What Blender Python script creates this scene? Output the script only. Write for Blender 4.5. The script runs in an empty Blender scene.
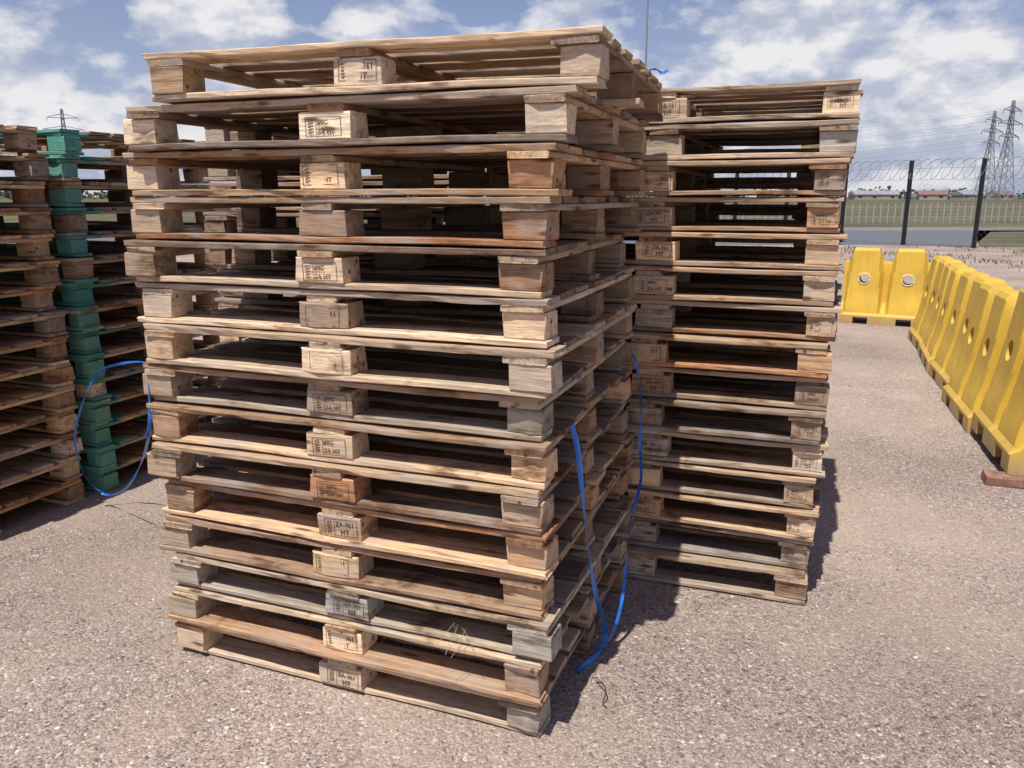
import bpy, bmesh, math, random
from mathutils import Vector, Matrix, noise
random.seed(7)
R=random.random
U=random.uniform
scene=bpy.context.scene
col=scene.collection
scene.view_settings.view_transform='Standard'
scene.view_settings.look='None'
scene.view_settings.exposure=0

# ---------------------------------------------------------------- camera
CAMH=1.45; FPX=803.0; PITCH=math.radians(13.12)
cd=bpy.data.cameras.new("camera"); cam=bpy.data.objects.new("camera",cd); col.objects.link(cam)
cam.location=(0,0,CAMH); cam.rotation_euler=(math.pi/2-PITCH,0,0)
cd.sensor_width=36; cd.lens=36*FPX/1024; cd.clip_end=6000; cd.clip_start=0.05
scene.camera=cam
SP,CP=math.sin(PITCH),math.cos(PITCH)
def ray(px,py):
    dx=px-512; dy=py-384
    return Vector((dx,FPX*CP-dy*SP,-(FPX*SP+dy*CP)))
def ground_pt(px,py,z=0.0):
    r=ray(px,py); t=(z-CAMH)/r.z
    return Vector((r.x*t,r.y*t,z))
def at_y(px,py,y):
    r=ray(px,py); t=y/r.y
    return Vector((r.x*t,y,CAMH+r.z*t))
def proj(v):
    x,y,z=v[0],v[1],v[2]-CAMH
    f=y*CP-z*SP; u=z*CP+y*SP
    return 512+FPX*x/f, 384-FPX*u/f

# ---------------------------------------------------------------- node helpers
def newmat(name):
    m=bpy.data.materials.new(name); m.use_nodes=True
    nt=m.node_tree; b=nt.nodes["Principled BSDF"]
    return m,nt,b
def N(nt,t,**k):
    n=nt.nodes.new(t)
    for a,b in k.items(): setattr(n,a,b)
    return n
def L(nt,a,b): nt.links.new(a,b)
def ramp(nt,stops,src=None,interp='LINEAR'):
    n=nt.nodes.new("ShaderNodeValToRGB"); cr=n.color_ramp; cr.interpolation=interp
    while len(cr.elements)<len(stops): cr.elements.new(0.5)
    for e,(p,c) in zip(cr.elements,stops):
        e.position=p; e.color=(c[0],c[1],c[2],1) if not isinstance(c,(int,float)) else (c,c,c,1)
    if src is not None: L(nt,src,n.inputs[0])
    return n
def mixc(nt,mode,fac,a,b):
    n=nt.nodes.new("ShaderNodeMix"); n.data_type='RGBA'; n.blend_type=mode
    for v,i in ((fac,0),(a,6),(b,7)):
        if hasattr(v,'is_linked') or hasattr(v,'links'): L(nt,v,n.inputs[i])
        elif isinstance(v,(int,float)): n.inputs[i].default_value=v
        else: n.inputs[i].default_value=(v[0],v[1],v[2],1)
    return n.outputs[2]
def math_(nt,op,a,b=None,c=None,clamp=False):
    n=nt.nodes.new("ShaderNodeMath"); n.operation=op; n.use_clamp=clamp
    for i,v in enumerate((a,b,c)):
        if v is None: continue
        if isinstance(v,(int,float)): n.inputs[i].default_value=v
        else: L(nt,v,n.inputs[i])
    return n.outputs[0]
def noise_(nt,vec,scale,detail=4,rough=0.55,dist=0.0):
    n=nt.nodes.new("ShaderNodeTexNoise"); n.inputs["Scale"].default_value=scale
    n.inputs["Detail"].default_value=detail; n.inputs["Roughness"].default_value=rough
    n.inputs["Distortion"].default_value=dist
    if vec is not None: L(nt,vec,n.inputs["Vector"])
    return n
def mapping(nt,vec,scale=(1,1,1),loc=(0,0,0)):
    n=nt.nodes.new("ShaderNodeMapping"); n.inputs["Scale"].default_value=scale; n.inputs["Location"].default_value=loc
    L(nt,vec,n.inputs["Vector"]); return n.outputs[0]
def bump(nt,b,h,strength=0.4,dist=0.01):
    n=nt.nodes.new("ShaderNodeBump"); n.inputs["Strength"].default_value=strength; n.inputs["Distance"].default_value=dist
    L(nt,h,n.inputs["Height"]); L(nt,n.outputs[0],b.inputs["Normal"])

# ---------------------------------------------------------------- wood
def wood(name,axis,painted=False):
    m,nt,b=newmat(name)
    tc=N(nt,"ShaderNodeTexCoord"); oi=N(nt,"ShaderNodeObjectInfo")
    at=N(nt,"ShaderNodeAttribute",attribute_name="tint")
    shd=N(nt,"ShaderNodeAttribute",attribute_name="inner_shade")
    rnd=math_(nt,'FRACT',math_(nt,'ADD',oi.outputs["Random"],at.outputs["Fac"]))
    cx=N(nt,"ShaderNodeCombineXYZ")
    L(nt,math_(nt,'MULTIPLY',rnd,53.0),cx.inputs[0]); L(nt,math_(nt,'MULTIPLY',rnd,91.0),cx.inputs[1]); L(nt,math_(nt,'MULTIPLY',rnd,37.0),cx.inputs[2])
    va=N(nt,"ShaderNodeVectorMath",operation='ADD'); L(nt,tc.outputs["Object"],va.inputs[0]); L(nt,cx.outputs[0],va.inputs[1])
    v=va.outputs[0]
    sc={'X':(2.5,45,45),'Y':(45,2.5,45)}[axis]
    sf={'X':(14,260,260),'Y':(260,14,260)}[axis]
    sk={'X':(5,22,22),'Y':(22,5,22)}[axis]
    g1=noise_(nt,mapping(nt,v,sc),1.0,3,0.62,0.6)
    g2=noise_(nt,mapping(nt,v,sf),1.0,2,0.7)
    base=ramp(nt,[(0.0,(0.66,0.52,0.36)),(0.13,(0.48,0.32,0.19)),(0.27,(0.76,0.63,0.47)),(0.41,(0.37,0.26,0.175)),(0.54,(0.47,0.415,0.35)),(0.68,(0.66,0.49,0.32)),(0.79,(0.28,0.21,0.16)),(0.87,(0.45,0.25,0.135)),(1.0,(0.73,0.60,0.44))],rnd)
    c=mixc(nt,'MULTIPLY',1.0,base.outputs[0],oi.outputs["Color"])
    gr=ramp(nt,[(0.3,0.34),(0.47,0.92),(0.7,1.2)],g1.outputs[0])
    c=mixc(nt,'MULTIPLY',0.8,c,gr.outputs[0])
    gf=ramp(nt,[(0.35,0.55),(0.65,1.18)],g2.outputs[0])
    c=mixc(nt,'MULTIPLY',0.6,c,gf.outputs[0])
    st=noise_(nt,mapping(nt,v,(1,1,2.5)),5.0,4,0.68)
    c=mixc(nt,'MIX',math_(nt,'MULTIPLY',ramp(nt,[(0.48,0.0),(0.66,1.0)],st.outputs[0]).outputs[0],0.6),c,(0.42,0.375,0.325))
    c=mixc(nt,'MULTIPLY',math_(nt,'MULTIPLY',ramp(nt,[(0.33,1.0),(0.44,0.0)],st.outputs[0]).outputs[0],0.75),c,(0.30,0.21,0.17))
    c=mixc(nt,'MULTIPLY',shd.outputs["Fac"],c,(0.42,0.33,0.27))  # darkens wood colour to paint in the shade inside the pallets
    vo=N(nt,"ShaderNodeTexVoronoi"); vo.inputs["Scale"].default_value=1.0; L(nt,mapping(nt,v,sk),vo.inputs["Vector"])
    c=mixc(nt,'MIX',ramp(nt,[(0.09,0.9),(0.19,0.0)],vo.outputs["Distance"]).outputs[0],c,(0.11,0.05,0.025))
    if painted:
        sx=N(nt,"ShaderNodeSeparateXYZ"); L(nt,tc.outputs["Object"],sx.inputs[0])
        my=math_(nt,'SUBTRACT',-0.29,sx.outputs[1])
        my=math_(nt,'ADD',my,math_(nt,'MULTIPLY',math_(nt,'SUBTRACT',st.outputs[0],0.5),1.1))
        mask=ramp(nt,[(0.0,0.0),(0.06,1.0)],my).outputs[0]
        pr=math_(nt,'GREATER_THAN',math_(nt,'FRACT',math_(nt,'MULTIPLY',oi.outputs["Random"],7.3)),0.2)
        mask=math_(nt,'MULTIPLY',math_(nt,'MULTIPLY',mask,math_(nt,'ADD',0.5,math_(nt,'MULTIPLY',g1.outputs[0],0.6)),clamp=True),pr)
        c=mixc(nt,'MIX',mask,c,(0.035,0.31,0.24))
    L(nt,c,b.inputs["Base Color"]); b.inputs["Roughness"].default_value=0.85
    b.inputs["Specular IOR Level"].default_value=0.2
    bump(nt,b,g1.outputs[0],0.6,0.005)
    return m
WX=wood("weathered_wood_lengthwise",'X'); WY=wood("weathered_wood_crosswise",'Y')
WXP=wood("green_sprayed_wood_lengthwise",'X',True); WYP=wood("green_sprayed_wood_crosswise",'Y',True)
INK,nt,b=newmat("stamp_ink")
nn=noise_(nt,N(nt,"ShaderNodeTexCoord").outputs["Object"],70,4,0.7)
L(nt,ramp(nt,[(0.45,(0.025,0.015,0.011)),(0.68,(0.26,0.16,0.09))],nn.outputs[0]).outputs[0],b.inputs["Base Color"]); b.inputs["Roughness"].default_value=0.9

def simple(name,c,rough=0.6,var=0.15,scale=20,spec=0.4):
    m,nt,b=newmat(name)
    n=noise_(nt,N(nt,"ShaderNodeTexCoord").outputs["Object"],scale,4,0.6)
    r=ramp(nt,[(0.3,[x*(1-var) for x in c]),(0.7,[min(1,x*(1+var)) for x in c])],n.outputs[0])
    L(nt,r.outputs[0],b.inputs["Base Color"]); b.inputs["Roughness"].default_value=rough
    b.inputs["Specular IOR Level"].default_value=spec
    return m

# ---------------------------------------------------------------- mesh helpers
def tometh(bm,name,mat,smooth=False):
    me=bpy.data.meshes.new(name); bm.normal_update(); bm.to_mesh(me); bm.free()
    me.materials.append(mat)
    if smooth:
        for p in me.polygons: p.use_smooth=True
    return me
def obj(name,me,parent=None,**props):
    o=bpy.data.objects.new(name,me); col.objects.link(o)
    if parent is not None: o.parent=parent
    for k,v in props.items(): o[k]=v
    return o
def board(bm,lay,c,length,width,thick,axis='X',sag=0.0,n=10,rough=0.0012,cham=0.0025,tint=None,inner_shade=0.0):
    """a sawn board: swept chamfered section with worn, wandering edges"""
    if tint is None: tint=R()
    hw,ht=width/2,thick/2; q=cham
    sec=[(-hw+q,-ht),(hw-q,-ht),(hw,-ht+q),(hw,ht-q),(hw-q,ht),(-hw+q,ht),(-hw,ht-q),(-hw,-ht+q)]
    rings=[]; ph=R()*6; wav=U(-0.005,0.005)
    wane=U(0.15,0.85) if (R()<0.5 and n>8) else None
    ww_=U(.06,.2)
    for i in range(n+1):
        t=i/n; s=(t-0.5)*length
        dz=sag*abs(math.sin(t*math.pi*2)); du=wav*math.sin(t*5+ph)
        ring=[]
        for k,(u,w) in enumerate(sec):
            uu=u+du+U(-rough,rough)*(2 if R()<0.06 else 1); ww=w+dz+U(-rough,rough)*0.35
            if wane is not None and abs(t-wane)<ww_:
                if k in (0,7): uu+=U(0.002,0.009)
                if k==7: ww-=U(0.001,0.006)
                if k==6 and R()<.5: uu+=U(0,0.005)
            ss=s+(U(-0.004,0.004) if i in(0,n) else 0)
            p=(c[0]+ss,c[1]+uu,c[2]+ww) if axis=='X' else (c[0]+uu,c[1]+ss,c[2]+ww)
            ring.append(bm.verts.new(p))
        rings.append(ring)
    fs=[]
    for i in range(n):
        for k in range(8):
            a,b_=rings[i][k],rings[i][(k+1)%8]; c_,d=rings[i+1][(k+1)%8],rings[i+1][k]
            fs.append(bm.faces.new((a,b_,c_,d)))
    fs.append(bm.faces.new(rings[0][::-1])); fs.append(bm.faces.new(rings[-1]))
    for f in fs: f[lay[0]]=tint; f[lay[1]]=inner_shade
    return fs
def newbm():
    bm=bmesh.new(); bm.faces.layers.float.new("tint"); bm.faces.layers.float.new("inner_shade")
    return bm,(bm.faces.layers.float["tint"],bm.faces.layers.float["inner_shade"])
def finish(bm,name,mat):
    bmesh.ops.recalc_face_normals(bm,faces=bm.faces[:])
    return tometh(bm,name,mat)
W=1.265; D=1.0; TB=0.0172; HB=0.0680
zb=TB; zs=zb+HB; zd=zs+TB
PITCHZ=0.1208
decks=[];strs={};blks={};bots={}
for v in range(12):
    bm,lay=newbm()
    ys=[-0.445,-0.295,-0.15,0.0,0.15,0.295,0.445]
    for i,y in enumerate(ys):
        w=0.105 if i in(0,6) else U(0.09,0.122)
        board(bm,lay,(U(-.010,.006),y+U(-.009,.006),zd+TB/2),W+U(-.032,.01),w,TB*U(0.8,1.0),'X',sag=-U(0,.006),n=20,inner_shade=U(0,.15) if i==0 else U(.25,.75))  # boards behind the front one get the painted interior shade
    decks.append(finish(bm,"deck",WX))
for k,x in enumerate((-0.567,0,0.567)):
    for v in range(4):
        bm,lay=newbm(); board(bm,lay,(x+U(-.006,.006),0,zs+TB/2),D+U(-.012,.01),U(.09,.115),TB*0.96,'Y',n=8,inner_shade=U(.1,.5))
        strs[k,v]=finish(bm,"stringer_board",WY)
BD=0.088
bxs=(-0.578,0,0.578); bys=(-0.452,0,0.452); bfront={}
for i in range(3):
    for j in range(3):
        for v in range(5):
            bm,lay=newbm(); w=0.138 if i==1 else 0.102
            jx=U(-.016,.011) if i<2 else U(-.014,.003); jy=U(-.008,.010) if j==0 else (U(-.008,.006) if j==2 else 0)
            board(bm,lay,(bxs[i]+jx,bys[j]+jy,zb+HB/2),w*U(.9,1.08),BD,HB*0.985,'X',n=3,rough=0.001,cham=0.003,inner_shade=0 if j==0 else U(.2,.7))  # blocks behind the front row carry painted shade too
            blks[i,j,v]=finish(bm,"block",WX)
            bfront[i,j,v]=(bxs[i]+jx,bys[j]+jy-BD/2)
for j,y in enumerate((-0.447,0,0.447)):
    for v in range(7):
        bm,lay=newbm(); board(bm,lay,(U(-.012,.006),y+U(-.009,.008),TB/2),W+U(-.032,.01),U(.088,.112),TB*U(.82,.97),'X',sag=U(0,.006),n=20,inner_shade=U(0,.2) if j==0 else U(.3,.7))
        bots[j,v]=finish(bm,"bottom_board",WX)
painted={}
def pm(me):
    if me.name not in painted:
        c=me.copy(); c.materials[0]=WXP if me.materials[0]==WX else WYP; painted[me.name]=c
    return painted[me.name]

def text_mesh(body,size,loc):
    cu=bpy.data.curves.new("t",'FONT'); cu.body=body; cu.size=size; cu.align_x='LEFT'; cu.offset=0.0003
    o=bpy.data.objects.new("t",cu); col.objects.link(o)
    bpy.context.view_layer.update()
    me=bpy.data.meshes.new_from_object(o.evaluated_get(bpy.context.evaluated_depsgraph_get()))
    vs=[(p.co.x+loc[0],p.co.y+loc[1]) for p in me.vertices]; fs=[tuple(p.vertices) for p in me.polygons]
    bpy.data.objects.remove(o); bpy.data.meshes.remove(me)
    return vs,fs
def make_stamp(lines,w=0.108,h=0.05):
    bm=bmesh.new()
    def rect(x0,y0,x1,y1):
        bm.faces.new([bm.verts.new((x,0,y)) for x,y in((x0,y0),(x1,y0),(x1,y1),(x0,y1))])
    t=0.0015
    rect(-w/2,-h/2,w/2,-h/2+t); rect(-w/2,h/2-t,w/2,h/2)
    rect(-w/2,-h/2+t,-w/2+t,h/2-t); rect(w/2-t,-h/2+t,w/2,h/2-t); rect(-w/2+0.032,-h/2+t,-w/2+0.0333,h/2-t)
    for k in range(5):
        z=-h/2+0.008+k*0.0075
        rect(-w/2+0.008,z,-w/2+0.014,z+0.003); rect(-w/2+0.018,z+0.002,-w/2+0.024,z+0.005)
    rect(-w/2+0.0148,-h/2+0.005,-w/2+0.0165,h/2-0.006)
    for body,size,x,y in lines:
        vs,fs=text_mesh(body,size,(x,y))
        bv=[bm.verts.new((a,0,b)) for a,b in vs]
        for f in fs:
            try: bm.faces.new([bv[q] for q in f])
            except ValueError: pass
    return tometh(bm,"stamp",INK)
ST=make_stamp([("ZA-361",0.020,-0.018,0.004),("HT",0.022,-0.002,-0.020)])
ST2=make_stamp([("IPPC",0.017,-0.018,0.005),("ZA HT",0.018,-0.018,-0.019)])

def pallet(cx,cy,z,rot,tint,label,group,paint=False,stamps=((1,0),),scz=1.0,pstamp=0.9,scx=1.0):
    e=bpy.data.objects.new("wooden_pallet",None); e.empty_display_size=0.2; col.objects.link(e)
    e.location=(cx,cy,z); e.rotation_euler=(math.radians(U(-.12,.12)),math.radians(U(-.12,.12)),rot); e.scale=(scx,1,scz)
    e["label"]=label; e["category"]="pallet"; e["group"]=group
    f=(lambda m:pm(m)) if paint else (lambda m:m)
    def part(n,me,lighten=1.0):
        o=obj(n,f(me),e); j=U(.82,1.18)*lighten; h=U(-.05,.05); o.color=(tint[0]*j*(1+h),tint[1]*j,tint[2]*j*(1-h),1); return o
    part("deck",random.choice(decks))
    for k in range(3): part("stringer_board",strs[k,random.randrange(4)])
    for i in range(3):
        for j in range(3):
            v=random.randrange(5); o=part("block",blks[i,j,v],1.2 if (i,j) in stamps else 1.0)
            if (i,j) in stamps and R()<pstamp:
                s=obj("stamp",ST if R()<.7 else ST2,o)
                fx,fy=bfront[i,j,v]; s.location=(fx+U(-.010,.010),fy-0.0020,zb+HB/2+U(-.004,.004))
                k=U(.92,1.0) if i==1 else 0.72
                s.scale=(k,1,k); s.rotation_euler=(0,U(-.06,.06),0)
    for j in range(3): part("bottom_board",bots[j,random.randrange(7)])
    return e
T_OR=(1.10,0.95,0.80); T_TAN=(1.1,1.05,1.0); T_BR=(0.88,0.79,0.72); T_GR=(0.86,0.88,0.90); T_PALE=(1.22,1.19,1.13); T_DK=(0.62,0.57,0.54); T_GOLD_LIT=(1.5,1.28,0.98)  # the gold tint puts sunlit brightness into the side row's wood colour
LBL={T_OR:"orange brown wooden pallet in the tall stack",T_TAN:"tan wooden pallet in the tall stack",T_BR:"brown weathered wooden pallet in the tall stack",
     T_GR:"greyed weathered wooden pallet in the tall stack",T_PALE:"pale new wooden pallet in the tall stack",T_DK:"dark stained wooden pallet in the tall stack"}
AN=math.radians(20.5)
def frame(a): return Vector((math.cos(a),-math.sin(a),0)),Vector((math.sin(a),math.cos(a),0))
def place_stack(P0,pxs,tints,group,jr=1.1,jd=0.02,stamps=((1,0),),ang={},pstamp=0.9,sx={}):
    n=len(pxs)
    for i in range(n):      # i=0 top
        z=(n-1-i)*PITCHZ+0.002; k=sx.get(i,1.0)
        a=math.radians(ang[i]) if i in ang else AN+math.radians(U(-jr,jr)); F,S=frame(a)
        P=Vector((P0[0],P0[1],0))+S*U(-jd,jd)
        lo,hi=-0.4,0.4
        for _ in range(30):
            m=(lo+hi)/2; q=P+F*m; q.z=z+0.06
            if proj(q)[0]<pxs[i]: lo=m
            else: hi=m
        q=P+F*lo; c=q-F*(W*k/2)+S*(D/2)
        lab=LBL[tints[i]]
        if i==0: lab="loosely placed wooden pallet on top of the tall stack"
        if i==n-1: lab="bottom wooden pallet of the stack resting on gravel"
        pallet(c.x,c.y,z,-a,tints[i],lab,group,stamps=stamps,pstamp=pstamp,scx=k)
main_px=[604,573,556,549,545,548,551,545,549,545,549,545,551,544,541]
main_t=[T_TAN,T_TAN,T_OR,T_BR,T_BR,T_TAN,T_TAN,T_GR,T_OR,T_BR,T_OR,T_OR,T_GR,T_PALE,T_TAN]
place_stack((0.076,1.902),main_px,main_t,"pallets in the nearest tall stack",ang={0:17.8,1:19.3},sx={0:.955})
back_px=[864,861,850,844,844,840,840,832,832,826,827,818,818,812,810]
back_t=[T_TAN,T_GR,T_BR,T_BR,T_OR,T_TAN,T_TAN,T_OR,T_BR,T_DK,T_TAN,T_BR,T_OR,T_GR,T_PALE]
place_stack((1.08,2.67),back_px,back_t,"pallets in the second tall stack",stamps=((1,0),(2,0)),pstamp=0.65,jr=1.3)
F,S=frame(AN)
def row_stack(cornerFR,n,tints,group,paint,lab,ph=0.1168):
    for i in range(n):
        a=AN+math.radians(U(-1.3,1.3)); F,S=frame(a)
        q=Vector(cornerFR).to_3d()+F*U(-.024,.018)+S*U(-.012,.012)
        c=q-F*(W/2)+S*(D/2)
        pallet(c.x,c.y,i*ph+0.002,-a,random.choice(tints),lab,group,paint=paint and (R()<0.94),stamps=((1,0),),scz=ph/PITCHZ*0.999)
A0=Vector((-2.08,3.73))-Vector((S.x,S.y))*1.0
row_stack(A0,15,[T_GOLD_LIT,T_TAN,T_PALE,T_GOLD_LIT],"pallets in the bare wood stack of the side row",False,"brown wooden pallet in a stack beside green marked ones")
row_stack(Vector((-2.04,3.80)),15,[T_GOLD_LIT,T_TAN,T_PALE],"pallets in the green marked stack",True,"wooden pallet with green sprayed corner in a stack")
Cc=Vector((1.06,2.67))-Vector((F.x,F.y))*1.31+Vector((S.x,S.y))*0.05
row_stack(Cc,14,[T_DK,T_OR,T_BR],"pallets stacked between the taller stacks",False,"brown wooden pallet in a stack hemmed in by others",0.1261)
Cd=Vector((1.02,2.67))+Vector((S.x,S.y))*1.09
row_stack(Cd,14,[T_BR,T_OR,T_DK],"pallets stacked beyond the second stack",False,"brown wooden pallet in a shaded stack",0.1261)

# ---------------------------------------------------------------- straps
BLUE=simple("blue_strapping_plastic",(0.02,0.16,0.58),0.35,0.15,60,0.5)
def catmull(pts,n=8):
    out=[]; P=[pts[0]]+pts+[pts[-1]]
    for i in range(1,len(P)-2):
        for k in range(n):
            t=k/n; p0,p1,p2,p3=P[i-1],P[i],P[i+1],P[i+2]
            out.append(0.5*((2*p1)+(p2-p0)*t+(2*p0-5*p1+4*p2-p3)*t*t+(3*p1-p0-3*p2+p3)*t**3))
    out.append(pts[-1]); return out
def strap(pts,width,wdir,label,twist=0.6,name="packing_strap"):
    pts=catmull([Vector(p) for p in pts]); bm=bmesh.new(); rings=[]
    w0=Vector(wdir).normalized()
    for i,p in enumerate(pts):
        tg=(pts[min(i+1,len(pts)-1)]-pts[max(i-1,0)]).normalized()
        w=(w0-tg*w0.dot(tg))
        if w.length<0.1: w=tg.orthogonal()
        w.normalize(); w=Matrix.Rotation(twist*math.sin(i*0.22),3,tg)@w; nrm=tg.cross(w)
        rings.append([bm.verts.new(p+w*(width/2*a)+nrm*(0.0005*b)) for a,b in((-1,-1),(1,-1),(1,1),(-1,1))])
    for i in range(len(rings)-1):
        for k in range(4): bm.faces.new((rings[i][k],rings[i][(k+1)%4],rings[i+1][(k+1)%4],rings[i+1][k]))
    bm.faces.new(rings[0]); bm.faces.new(rings[-1])
    bmesh.ops.recalc_face_normals(bm,faces=bm.faces[:])
    return obj(name,tometh(bm,name,BLUE),None,label=label,category="strap",group="blue packing straps")
RC=Vector((0.076,1.902,0))
def on_face(px,py,off=0.03):
    r=ray(px,py); o=RC+F*off; t=o.dot(F)/(Vector((r.x,r.y,0)).dot(F))
    return Vector((r.x*t,r.y*t,CAMH+r.z*t))
s1=[on_face(572,425,.03),on_face(578,452,.045),on_face(583,500,.05),on_face(590,560,.05),on_face(597,600,.05),ground_pt(606,632,0.05),ground_pt(596,655,.012),ground_pt(579,669,.012)]
strap(s1,0.014,(0.8,0.5,0),"blue plastic strap hanging down the shaded stack side",0.9)
s2=[ground_pt(578,671,.01),ground_pt(600,650,.02),ground_pt(613,632,.06),on_face(622,600,.09),on_face(627,555,.08),on_face(633,515,.07),on_face(641,478,.06),on_face(640,440,.05),on_face(641,400,.04),on_face(636,362,.035),on_face(628,350,.03)]
strap(s2,0.011,(0.8,0.5,0),"thin blue plastic strap looping to the gravel",1.3)
s3=[at_y(155,378,2.45),at_y(148,363,2.6),at_y(120,364,2.95),at_y(97,374,3.3),at_y(82,405,3.45),at_y(75,440,3.5),at_y(84,474,3.55),at_y(104,494,3.6),at_y(124,490,3.4),at_y(139,468,3.1),at_y(149,435,2.6),at_y(149,400,2.5),at_y(150,372,2.45)]
strap(s3,0.010,(0.2,0.3,1),"blue plastic strap looped between two stacks",twist=1.3)
strap([at_y(146,372,2.36),at_y(149,395,2.35),at_y(150,420,2.35),at_y(147,438,2.36)],0.012,(1,0,0),"blue plastic strap end at the stack corner",1.0)
strap([at_y(646,72,3.0),at_y(655,69,3.05),at_y(662,73,3.0),at_y(668,70,3.02)],0.010,(0,0,1),"frayed blue strap end on top of stack",1.0)

STRAW=simple("dry_straw",(0.36,0.27,0.15),0.8,0.3)
def tube(bm,pts,r,sides=5,taper=1.0):
    rings=[]
    for i,p in enumerate(pts):
        tg=(pts[min(i+1,len(pts)-1)]-pts[max(i-1,0)]).normalized(); a=tg.orthogonal().normalized()
        if abs(tg.z)<0.95: a=tg.cross(Vector((0,0,1))).normalized()
        b=tg.cross(a); rr=r*(1+(taper-1)*i/max(1,len(pts)-1))
        rings.append([bm.verts.new(p+(a*math.cos(k*2*math.pi/sides)+b*math.sin(k*2*math.pi/sides))*rr) for k in range(sides)])
    for i in range(len(rings)-1):
        for k in range(sides): bm.faces.new((rings[i][k],rings[i][(k+1)%sides],rings[i+1][(k+1)%sides],rings[i+1][k]))
    bm.faces.new(rings[0][::-1]); bm.faces.new(rings[-1])
bm=bmesh.new()
for k in range(5):
    p=at_y(462+U(-8,10),626+U(-3,6),1.985); q=[p]
    d=Vector((U(-1,.4),U(-.5,-.1),U(-1,.1))).normalized()
    for _ in range(6):
        d=(d+Vector((U(-.4,.4),U(-.2,.1),U(-.5,.2)))).normalized(); q.append(q[-1]+d*U(.010,.018))
    tube(bm,q,0.0007,4)
obj("twine",tometh(bm,"twine",STRAW),None,label="frayed strands of dry twine caught between pallets",category="twine")
WIRE=simple("rusty_wire",(0.05,0.035,0.03),0.7)
bm=bmesh.new(); q=[ground_pt(x,y,z) for x,y,z in((597,682,.004),(603,684,.03),(606,692,.03),(603,703,.006),(607,708,.003))]
tube(bm,catmull(q,5),0.002,6); obj("bent_wire",tometh(bm,"bent_wire",WIRE,True),None,label="short bent rusty wire sticking out of gravel",category="wire")

# ---------------------------------------------------------------- barriers
YEL,nt,b=newmat("yellow_plastic")
tc=N(nt,"ShaderNodeTexCoord"); n1=noise_(nt,tc.outputs["Object"],3,6,0.65); n2=noise_(nt,mapping(nt,tc.outputs["Object"],(14,14,2.0)),1.5,5,0.6)
c=ramp(nt,[(0.3,(0.58,0.35,0.03)),(0.7,(0.74,0.47,0.045))],n1.outputs[0]).outputs[0]
c=mixc(nt,'MIX',math_(nt,'MULTIPLY',ramp(nt,[(0.50,0.0),(0.70,1.0)],n2.outputs[0]).outputs[0],0.45),c,(0.38,0.27,0.11))
sx=N(nt,"ShaderNodeSeparateXYZ"); L(nt,tc.outputs["Object"],sx.inputs[0])
c=mixc(nt,'MIX',ramp(nt,[(0.0,0.7),(0.15,0.0)],sx.outputs[2]).outputs[0],c,(0.33,0.26,0.2))
L(nt,c,b.inputs["Base Color"]); b.inputs["Roughness"].default_value=0.65; bump(nt,b,n1.outputs[0],0.2,0.02)
def barrier_mesh(LB=0.92,H=0.87):
    bm=bmesh.new(); ns=64; rings=[]
    prof=[(0.0,0.215),(0.10,0.215),(0.13,0.190),(0.24,0.172),(0.27,0.158),(0.42,0.135),(0.60,0.110),(0.78,0.090),(0.84,0.083),(0.87,0.060)]
    def smooth(a,b_,x):
        t=max(0,min(1,(x-a)/(b_-a))); return t*t*(3-2*t)
    for i in range(ns+1):
        s=(i/ns-0.5)*LB; ring=[]
        dg=min(abs(s),LB/2-abs(s))
        for side in(1,-1):
            pr=prof if side==1 else prof[::-1]
            for (z,w) in pr:
                gw=0.022+0.062*(z/H)
                g=1-smooth(gw*0.55,gw+0.016,dg)
                g*=smooth(0.10,0.20,z)
                ww=w*(1-0.62*g); zz=z
                if z>0.6: zz=z-0.15*g*(z-0.5)/0.37
                ring.append(bm.verts.new((s,side*ww*-1,zz)))
        rings.append(ring)
    m=len(rings[0])
    for i in range(ns):
        for k in range(m): bm.faces.new((rings[i][k],rings[i+1][k],rings[i+1][(k+1)%m],rings[i][(k+1)%m]))
    bm.faces.new(rings[0]); bm.faces.new(rings[-1][::-1])
    bmesh.ops.recalc_face_normals(bm,faces=bm.faces[:])
    me=tometh(bm,"barrier_body",YEL)
    o=obj("tmp",me)
    cb=bmesh.new()
    for x in(-LB/4,LB/4):
        bmesh.ops.create_cone(cb,cap_ends=True,segments=28,radius1=0.060,radius2=0.060,depth=1.0,matrix=Matrix.Translation((x,0,0.52))@Matrix.Rotation(math.pi/2,4,'X'))
        bmesh.ops.create_cube(cb,size=1,matrix=Matrix.Translation((x,0,0.03))@Matrix.Diagonal((0.16,1.0,0.10,1)))
    co=obj("tmpc",tometh(cb,"tmpc",YEL))
    md=o.modifiers.new("b",'BOOLEAN'); md.operation='DIFFERENCE'; md.object=co; md.solver='EXACT'
    bpy.context.view_layer.update()
    r=bpy.data.meshes.new_from_object(o.evaluated_get(bpy.context.evaluated_depsgraph_get()))
    r.name="barrier_body"
    bpy.data.objects.remove(o); bpy.data.objects.remove(co)
    for p in r.polygons: p.use_smooth=True
    try: r.set_sharp_from_angle(angle=math.radians(28))
    except Exception: pass
    return r
BM_=barrier_mesh()
RINGM=simple("pale_worn_plastic",(0.70,0.62,0.42),0.6,0.15,30)
def rim():
    rb=bmesh.new()
    tube(rb,[Vector((0.062*math.cos(a),0,0.062*math.sin(a))) for a in [k*2*math.pi/24 for k in range(25)]],0.008,6)
    return tometh(rb,"hole_rim",RINGM,True)
RNG=rim()
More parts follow.
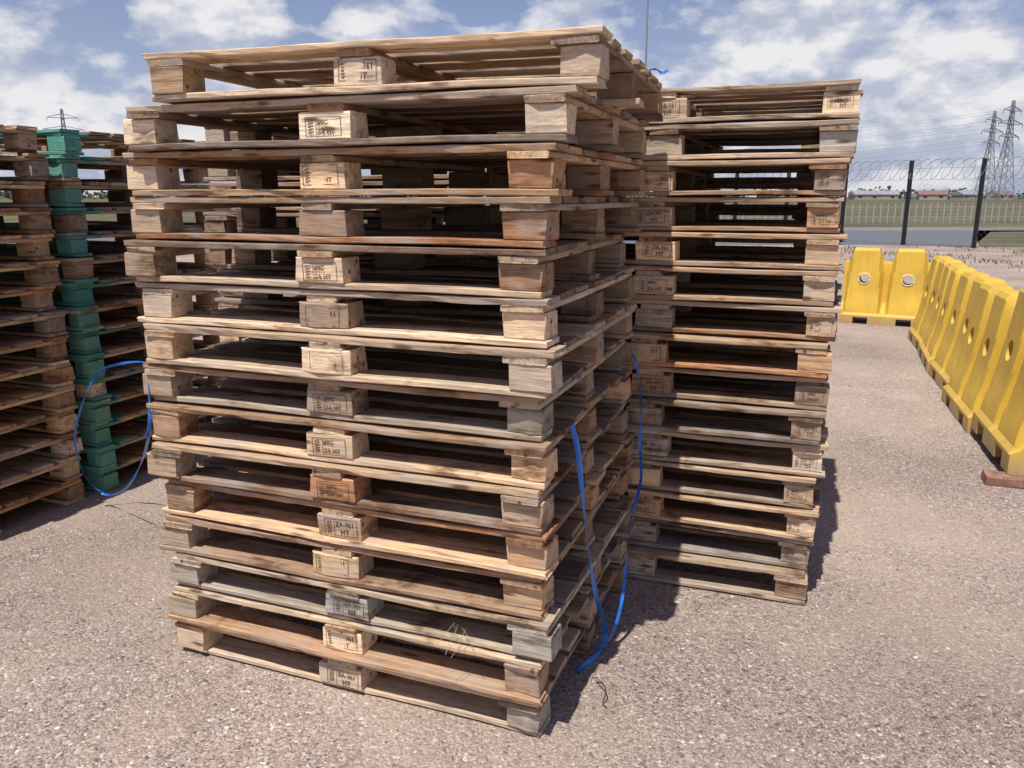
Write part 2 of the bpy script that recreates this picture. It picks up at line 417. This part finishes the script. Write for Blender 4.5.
def barrier(c,rot,label,group,rims=False):
    e=obj("plastic_barrier",BM_); e.location=(c[0],c[1],0.0); e.rotation_euler=(0,0,rot)
    e["label"]=label; e["category"]="barrier"; e["group"]=group
    if rims:
        for x in(-0.23,0.23):
            o=obj("hole_rim",RNG,e); o.location=(x,-0.123,0.52); o.rotation_euler=(math.radians(-8),0,0)
    return e
G="yellow barriers lined up on the gravel"
near=Vector((2.53,3.95,0)); far=Vector((4.16,8.38,0)); nb=5; dirb=(far-near).normalized(); nrm=Vector((dirb.y,-dirb.x,0))
step=(far-near).length/nb
for i in range(nb):
    c=near+dirb*(step*(i+.5))+nrm*(0.22+U(-.03,.03))
    e=barrier(c,math.atan2(-dirb.y,-dirb.x)+math.radians(U(-3,3)),"yellow plastic road barrier in a row on gravel" if i else "yellow plastic barrier at the row end on red timber",G)
    if i==0: e.location.z=0.05
    if i==0: e.scale=(1,1,1.03)
p0=Vector((3.86,9.42,0)); dd=Vector((.88,-.47,0)).normalized(); nn2=Vector((-dd.y,dd.x,0))
barrier(p0+dd*.46+nn2*.22,math.atan2(dd.y,dd.x),"yellow plastic barrier turned across the row end",G,True)
RED=simple("red_brown_timber",(0.27,0.14,0.10),0.85,0.35,25)
bm,lay=newbm()
board(bm,lay,(0,0,0.024),0.62,0.12,0.046,'X',n=8,rough=0.002,cham=0.004)
t=obj("timber_plank",finish(bm,"timber_plank",RED),None,label="red brown timber plank under the end barrier",category="plank")
cc=near+nrm*0.24; t.location=(cc.x,cc.y,0.001); t.rotation_euler=(0,0,math.atan2(nrm.y,nrm.x))

# ---------------------------------------------------------------- ground
def sheet(name,pts,z,mat,kind="structure"):
    bm=bmesh.new(); bm.faces.new([bm.verts.new((x,y,z)) for x,y in pts])
    bm.normal_update()
    for f in bm.faces:
        if f.normal.z<0: f.normal_flip()
    return obj(name,tometh(bm,name,mat),None,kind=kind)
GR,nt,b=newmat("gravel")
tc=N(nt,"ShaderNodeTexCoord"); v=tc.outputs["Object"]
vo=N(nt,"ShaderNodeTexVoronoi"); vo.inputs["Scale"].default_value=100; L(nt,v,vo.inputs["Vector"])
vo2=N(nt,"ShaderNodeTexVoronoi"); vo2.inputs["Scale"].default_value=230; L(nt,v,vo2.inputs["Vector"])
s1_=N(nt,"ShaderNodeSeparateColor"); L(nt,vo.outputs["Color"],s1_.inputs[0])
s2_=N(nt,"ShaderNodeSeparateColor"); L(nt,vo2.outputs["Color"],s2_.inputs[0])
pal=[(0.0,(0.13,0.098,0.083)),(0.2,(0.27,0.205,0.17)),(0.5,(0.37,0.285,0.235)),(0.78,(0.45,0.36,0.30)),(0.93,(0.56,0.475,0.42)),(1.0,(0.76,0.69,0.64))]
ca=ramp(nt,pal,s1_.outputs[0]); cb_=ramp(nt,pal,s2_.outputs[1])
m1=noise_(nt,v,30,3,0.6)
c=mixc(nt,'MIX',ramp(nt,[(0.45,0.0),(0.55,1.0)],m1.outputs[0]).outputs[0],ca.outputs[0],cb_.outputs[0])
fine=noise_(nt,v,270,3,0.7)
c=mixc(nt,'MULTIPLY',0.85,c,ramp(nt,[(0.35,0.52),(0.65,1.35)],fine.outputs[0]).outputs[0])
big=noise_(nt,v,0.9,5,0.62,0.4)
c=mixc(nt,'MIX',math_(nt,'MULTIPLY',ramp(nt,[(0.43,0.0),(0.62,1.0)],big.outputs[0]).outputs[0],0.55),c,(0.475,0.37,0.29))
big2=noise_(nt,mapping(nt,v,(1,1,1),(5,9,0)),0.5,4,0.6)
c=mixc(nt,'MULTIPLY',0.8,c,ramp(nt,[(0.35,0.78),(0.65,1.15)],big2.outputs[0]).outputs[0])
L(nt,c,b.inputs["Base Color"]); b.inputs["Roughness"].default_value=0.95; b.inputs["Specular IOR Level"].default_value=0.15
h=math_(nt,'ADD',math_(nt,'MULTIPLY',vo.outputs["Distance"],-1.2),math_(nt,'MULTIPLY',fine.outputs[0],0.7))
bump(nt,b,h,0.75,0.006)
sheet("ground",[(-3000,-800),(3000,-800),(3000,5000),(-3000,5000)],0.0,GR)
AS=simple("asphalt",(0.13,0.135,0.15),0.9,0.12,3)
FG,nt,b=newmat("dry_grass")
v=N(nt,"ShaderNodeTexCoord").outputs["Object"]
n1=noise_(nt,mapping(nt,v,(0.15,0.6,1)),0.6,5,0.65); n2=noise_(nt,v,3,5,0.7)
c=ramp(nt,[(0.3,(0.08,0.084,0.048)),(0.5,(0.13,0.123,0.072)),(0.7,(0.22,0.19,0.12))],n1.outputs[0]).outputs[0]
c=mixc(nt,'MULTIPLY',0.7,c,ramp(nt,[(0.3,0.5),(0.7,1.25)],n2.outputs[0]).outputs[0])
L(nt,c,b.inputs["Base Color"]); b.inputs["Roughness"].default_value=1; b.inputs["Specular IOR Level"].default_value=0.05
sheet("grass_field",[(-3000,36.5),(3000,36.5),(3000,4900),(-3000,4900)],0.008,FG)
sheet("grass_verge",[(13.9,24.2),(60,14),(90,36.4),(20.6,36.4)],0.004,FG)
sheet("road",[(-120,25.5),(12.0,25.2),(13.6,24.0),(20.2,34.5),(26,36.2),(-120,36.2)],0.004,AS)
KER=simple("concrete",(0.38,0.36,0.33),0.9)
def box(bm,c,s,rot=0.0):
    bmesh.ops.create_cube(bm,size=1,matrix=Matrix.Translation(c)@Matrix.Rotation(rot,4,'Z')@Matrix.Diagonal((s[0],s[1],s[2],1)))
bm=bmesh.new(); box(bm,(-47,36.35,0.06),(146,0.15,0.14)); obj("kerb",tometh(bm,"kerb",KER),None,kind="structure")
WEED=simple("dry_weeds",(0.17,0.17,0.075),1.0,0.5,0.6,0.05)
bm=bmesh.new()
for k in range(6000):
    x=U(4.8,16); y=U(11,24.5)
    if noise.noise(Vector((x*.5,y*.5,3)))<0.02+ (0.25 if y<15 else 0): continue
    h_=U(.03,.10); a=U(0,6.3); w_=.008
    p=Vector((x,y,0)); tip=p+Vector((U(-.05,.05),U(-.05,.05),h_)); dx_=Vector((math.cos(a),math.sin(a),0))*w_*2
    bm.faces.new([bm.verts.new(p-dx_),bm.verts.new(p+dx_),bm.verts.new(tip)])
obj("weeds",tometh(bm,"weeds",WEED),None,kind="stuff",label="sparse dry weeds growing through the gravel edge",category="weeds")

PEB,nt,b=newmat("pebbles")
at=N(nt,"ShaderNodeAttribute",attribute_name="tint")
c=ramp(nt,[(0.0,(0.11,0.085,0.075)),(0.3,(0.28,0.212,0.175)),(0.6,(0.40,0.315,0.265)),(0.9,(0.52,0.44,0.39)),(1.0,(0.80,0.74,0.70))],at.outputs["Fac"]).outputs[0]
L(nt,c,b.inputs["Base Color"]); b.inputs["Roughness"].default_value=0.85
bm0=bmesh.new(); bmesh.ops.create_icosphere(bm0,subdivisions=1,radius=1); base=[v_.co.copy() for v_ in bm0.verts]; bf=[[q.index for q in f.verts] for f in bm0.faces]; bm0.free()
vs=[];fs=[];tv=[]
for k in range(21000):
    y=0.9+(R()**1.6)*6.5; x=U(-0.85,0.85)*(y+0.6)
    if R()<0.45 and noise.noise(Vector((x*1.5,y*1.5,0)))<0.0: continue
    s=0.0018+0.0042*R()**3
    if R()<0.015: s*=1.9
    rot=Matrix.Rotation(U(0,6.3),3,'Z')@Matrix.Rotation(U(-.5,.5),3,'X'); sc=Vector((s*U(.8,1.5),s*U(.7,1.1),s*U(.45,.8)))
    o=len(vs)
    for p in base:
        q=rot@Vector((p.x*sc.x*U(.8,1.15),p.y*sc.y*U(.8,1.15),p.z*sc.z)); vs.append((q.x+x,q.y+y,q.z+sc.z*0.35))
    t_=R()
    for f in bf: fs.append([o+i for i in f]); tv.append(t_)
me=bpy.data.meshes.new("gravel_pebbles"); me.from_pydata(vs,[],fs); a=me.attributes.new("tint",'FLOAT','FACE'); a.data.foreach_set("value",tv); me.materials.append(PEB)
obj("gravel_pebbles",me,None,kind="stuff",label="loose small pebbles scattered over the ground",category="gravel")

# ---------------------------------------------------------------- boundary fence with razor coil
BLK=simple("black_painted_steel",(0.012,0.012,0.014),0.5); GAL=simple("galvanised_wire",(0.20,0.21,0.23),0.5)
pA=Vector((12.06,25.1,0)); pB=Vector((13.4,23.6,0)); fd=(pB-pA)
fe=bpy.data.objects.new("security_fence",None); col.objects.link(fe); fe.location=pA
fe["label"]="security fence with black posts and razor wire coil"; fe["category"]="fence"
bm=bmesh.new(); box(bm,(0,0,1.25),(0.10,0.10,2.5),math.atan2(fd.y,fd.x)); box(bm,(0,0,2.505),(0.115,0.115,0.02),math.atan2(fd.y,fd.x)); PO=tometh(bm,"post",BLK)
for k in range(-3,4):
    o=obj("post",PO,fe); o.location=fd*k
ln=fd*6; st=fd*-3
bm=bmesh.new(); q=[]; turns=40
ax=fd.normalized(); sd=Vector((-ax.y,ax.x,0))
for i in range(turns*12+1):
    a=i/12*2*math.pi; q.append(st+ln*(i/(turns*12))+ax*0.2*math.sin(a)+sd*0.24*math.cos(a)+Vector((0,0,2.26+0.29*math.sin(a+1.3))))
tube(bm,q,0.010,3); obj("razor_wire",tometh(bm,"razor_wire",GAL),fe)
bm=bmesh.new()
for z in (0.15,0.6,1.05,1.5,1.95,2.28): tube(bm,[st+Vector((0,0,z)),st+ln+Vector((0,0,z))],0.005,4)
nm=int(ln.length/0.18)
for i in range(nm-10):
    for s in(1,-1):
        x0=i/nm; x1=(i+10)/nm
        a_,b_=(x0,x1) if s==1 else (x1,x0)
        tube(bm,[st+ln*a_+Vector((0,0,0.1)),st+ln*b_+Vector((0,0,1.95))],0.0020,3)
obj("wire_mesh",tometh(bm,"wire_mesh",GAL),fe)

PAL=simple("pale_palisade_steel",(0.40,0.37,0.31),0.7)
bm=bmesh.new(); x=6.0
while x<75:
    yy=46+0.12*(x-20); box(bm,(x,yy,0.55),(0.07,0.03,1.1*U(.97,1.0))); x+=0.42
for z in(0.35,0.9): box(bm,(40.5,46+0.12*20.5+0.05,z),(69.5,0.04,0.04),math.atan(0.12))
obj("palisade_fence",tometh(bm,"palisade_fence",PAL),None,label="long pale palisade fence in front of the field",category="fence")

WALLM=simple("house_plaster",(0.36,0.31,0.27),0.9); ROOFR=simple("roof_tiles",(0.24,0.13,0.11),0.8); ROOFG=simple("roof_grey",(0.28,0.28,0.30),0.7); WIN=simple("window_dark",(0.03,0.035,0.04),0.3)
def house(x,y,w,d,h,rm,rot):
    e=bpy.data.objects.new("house",None); col.objects.link(e); e.location=(x,y,0); e.rotation_euler=(0,0,rot)
    e["label"]="small plastered house with pitched roof far off" ; e["category"]="house"; e["group"]="distant houses beyond the field"
    bm=bmesh.new(); box(bm,(0,0,h/2),(w,d,h)); obj("wall",tometh(bm,"wall",WALLM),e)
    bm=bmesh.new(); o=0.5; rh=d*0.25
    a=[bm.verts.new(p) for p in((-w/2-o,-d/2-o,h+.01),(w/2+o,-d/2-o,h+.01),(w/2+o,d/2+o,h+.01),(-w/2-o,d/2+o,h+.01),(-w/2-o,0,h+rh),(w/2+o,0,h+rh))]
    for f in((0,1,5,4),(2,3,4,5),(0,4,3),(1,2,5),(3,2,1,0)): bm.faces.new([a[i] for i in f])
    obj("roof",tometh(bm,"roof",rm),e)
    for xx in(-w*.28,w*.28):
        bm=bmesh.new(); box(bm,(xx,-d/2-.02,h*.55),(w*.14,.06,h*.38)); obj("window",tometh(bm,"window",WIN),e)
for k in range(12):
    x=175+k*18+U(-7,7); house(x,425+U(-12,10),U(8,13),8,2.6,ROOFR if R()<.5 else ROOFG,U(-.3,.3))
LEAF=simple("far_foliage",(0.085,0.10,0.075),1.0,0.4,0.8,0.05)
bm=bmesh.new()
for k in range(900):
    x=U(-520,700); y=U(440,560); h=U(2,6.5)*(1.4 if R()<.08 else 1)
    for _ in range(14):
        c0=Vector((x+U(-1,1)*h*.9,y+U(-2,2),h*U(.15,.95))); s=h*U(.15,.32)
        vv=[bm.verts.new(c0+Vector((U(-1,1),U(-1,1),U(-1,1)))*s) for _ in range(4)]
        for f in((0,1,2),(0,2,3),(0,1,3),(1,2,3)): bm.faces.new([vv[i] for i in f])
obj("tree_line",tometh(bm,"tree_line",LEAF),None,kind="stuff",label="far off line of trees and bushes on the horizon",category="trees")

# ---------------------------------------------------------------- pylons
STL=simple("pylon_steel",(0.26,0.27,0.30),0.6)
def pylon(x,y,H,rot,thick):
    bm=bmesh.new()
    def wd(t):
        return 3.4*(1-t/0.62)+0.95*(t/0.62) if t<.62 else 0.95-(t-.62)/.38*0.6
    lv=[0,.13,.25,.36,.46,.55,.62,.70,.78,.86,.93,1.0]
    cs=lambda t:[Vector((sx_*wd(t),sy*wd(t),t*H)) for sx_,sy in((-1,-1),(1,-1),(1,1),(-1,1))]
    for a,b_ in zip(lv[:-1],lv[1:]):
        A,B=cs(a),cs(b_)
        for k in range(4):
            tube(bm,[A[k],B[k]],thick,4); tube(bm,[A[k],B[(k+1)%4]],thick*.6,3); tube(bm,[A[(k+1)%4],B[k]],thick*.6,3); tube(bm,[B[k],B[(k+1)%4]],thick*.6,3)
    for t,arm in((.64,6.5),(.77,8.0),(.90,6.0)):
        z=t*H
        for s in(-1,1):
            for sy in(-1,1):
                tube(bm,[Vector((0,sy*.8,z)),Vector((s*arm,0,z+.3))],thick*.9,3); tube(bm,[Vector((0,sy*.6,z+1.8)),Vector((s*arm,0,z+.3))],thick*.8,3)
            tube(bm,[Vector((s*arm,0,z+.3)),Vector((s*arm,0,z-1.3))],thick*.8,4)
    o=obj("power_pylon",tometh(bm,"power_pylon",STL),None,label="tall steel lattice power pylon beyond the fence",category="pylon",group="power pylons")
    o.location=(x,y,0); o.rotation_euler=(0,0,rot); return o
def px_at(px,dist):
    r=ray(px,197); return r.x/r.y*dist
pyl=[(px_at(1001,330),330,38,0.5),(px_at(984,380),380,39,0.5),(px_at(72,360),360,38,0.3)]
for x,y,h,r_ in pyl: pylon(x,y,h,r_,0.17)
def line(a,b_,sag,r):
    bm=bmesh.new(); q=[]
    for i in range(25):
        t=i/24; p=a.lerp(b_,t); p.z-=sag*4*t*(1-t); q.append(p)
    tube(bm,q,r,3); obj("power_line",tometh(bm,"power_line",STL),None,label="long sagging overhead power line",category="power line",group="overhead power lines")
for k,(z,o) in enumerate(((24.5,-6),(24.5,6),(29.5,-7),(29.5,7),(34.5,-5),(34.5,5))):
    a=Vector((pyl[0][0]+o*.6,pyl[0][1]+o*.8,z)); line(a,Vector((-60+o,520+o,z+4)),9,0.05)
    a2=Vector((pyl[1][0]+o*.6,pyl[1][1]+o*.8,z))
    if k%2==0: line(a2,Vector((-100+o,700,z+8)),12,0.06)
    line(a,Vector((pyl[0][0]+140,pyl[0][1]-160+o,z)),7,0.05)
MST=simple("grey_mast_steel",(0.22,0.23,0.25),0.5)
mx=px_at(641,30); bm=bmesh.new(); tube(bm,[Vector((0,0,0)),Vector((0,0,4)),Vector((0,0,8.9))],0.055,10,0.5); box(bm,(0,0,.02),(.3,.3,.04))
o=obj("mast_pole",tometh(bm,"mast_pole",MST),None,label="thin grey steel mast rising behind the stacks",category="pole"); o.location=(mx,30,0)

# ---------------------------------------------------------------- light
F_,S_=frame(AN)
sh=F_*0.10+S_*0.82
elev=math.atan2(1.812,sh.length)
sdir=Vector((sh.x,sh.y,-1.812)).normalized()
sd_=bpy.data.lights.new("sun",'SUN'); sd_.energy=5.0; sd_.angle=math.radians(0.5); sd_.color=(1.0,0.965,0.91)
so=bpy.data.objects.new("sun",sd_); col.objects.link(so); so.rotation_euler=sdir.to_track_quat('-Z','Y').to_euler(); so.location=(-3,-3,12)
w=bpy.data.worlds.new("World"); scene.world=w; w.use_nodes=True; nt=w.node_tree
bg=nt.nodes["Background"]; sky=N(nt,"ShaderNodeTexSky"); sky.sky_type='NISHITA'; sky.sun_disc=False
sky.sun_elevation=elev; sky.sun_rotation=math.atan2(-sh.x,-sh.y); sky.air_density=1.0; sky.dust_density=1.0; sky.ozone_density=1.6
tc=N(nt,"ShaderNodeTexCoord"); g=tc.outputs["Generated"]
mv=mapping(nt,g,(1,1,1.9),(3.1,1.7,0.4))
cn=noise_(nt,mv,9.0,8,0.55,0.1)
mv2=mapping(nt,g,(1,1,1.9),(3.1,1.7,0.437)); cn2=noise_(nt,mv2,9.0,6,0.55,0.1)
val=cn.outputs[0]
for px,py,rad,amp in((215,25,.09,.20),(262,10,.06,.16),(368,14,.08,.26),(30,85,.20,.14),(110,70,.12,.10),(800,22,.07,.24),(750,42,.06,.16),(925,88,.11,.20),(985,75,.10,.16),(560,62,.17,.10),(680,75,.10,.14),(312,12,.05,-.22),(300,60,.05,-.08),(470,12,.07,-.16),(60,12,.11,-.14),(660,15,.07,-.12),(900,20,.07,-.14),(880,140,.2,.07)):
    d=ray(px,py).normalized()
    ds=N(nt,"ShaderNodeVectorMath",operation='DISTANCE'); L(nt,g,ds.inputs[0]); ds.inputs[1].default_value=d
    f=math_(nt,'SUBTRACT',1.0,math_(nt,'DIVIDE',ds.outputs["Value"],rad),clamp=True)
    val=math_(nt,'ADD',val,math_(nt,'MULTIPLY',f,amp))
sep=N(nt,"ShaderNodeSeparateXYZ"); L(nt,g,sep.inputs[0])
mask=ramp(nt,[(0.48,0.0),(0.54,0.45),(0.60,0.8),(0.70,1.0)],val).outputs[0]
mask=math_(nt,'MULTIPLY',mask,ramp(nt,[(0.26,1.0),(0.42,0.0)],sep.outputs[2]).outputs[0])
dif=math_(nt,'SUBTRACT',cn2.outputs[0],cn.outputs[0])
shade=ramp(nt,[(0.44,(9.3,9.2,9.4)),(0.5,(7.4,7.6,8.4)),(0.58,(5.3,5.8,7.1))],math_(nt,'ADD',0.5,dif)).outputs[0]
skyc=mixc(nt,'MULTIPLY',1.0,sky.outputs[0],(1.0,0.92,1.10))
haze=ramp(nt,[(0.0,0.8),(0.12,0.5),(0.28,0.0)],sep.outputs[2]).outputs[0]
skyc=mixc(nt,'MIX',haze,skyc,(4.6,5.4,7.2))
fc=mixc(nt,'MIX',mask,skyc,shade)
L(nt,fc,bg.inputs[0]); bg.inputs[1].default_value=0.09
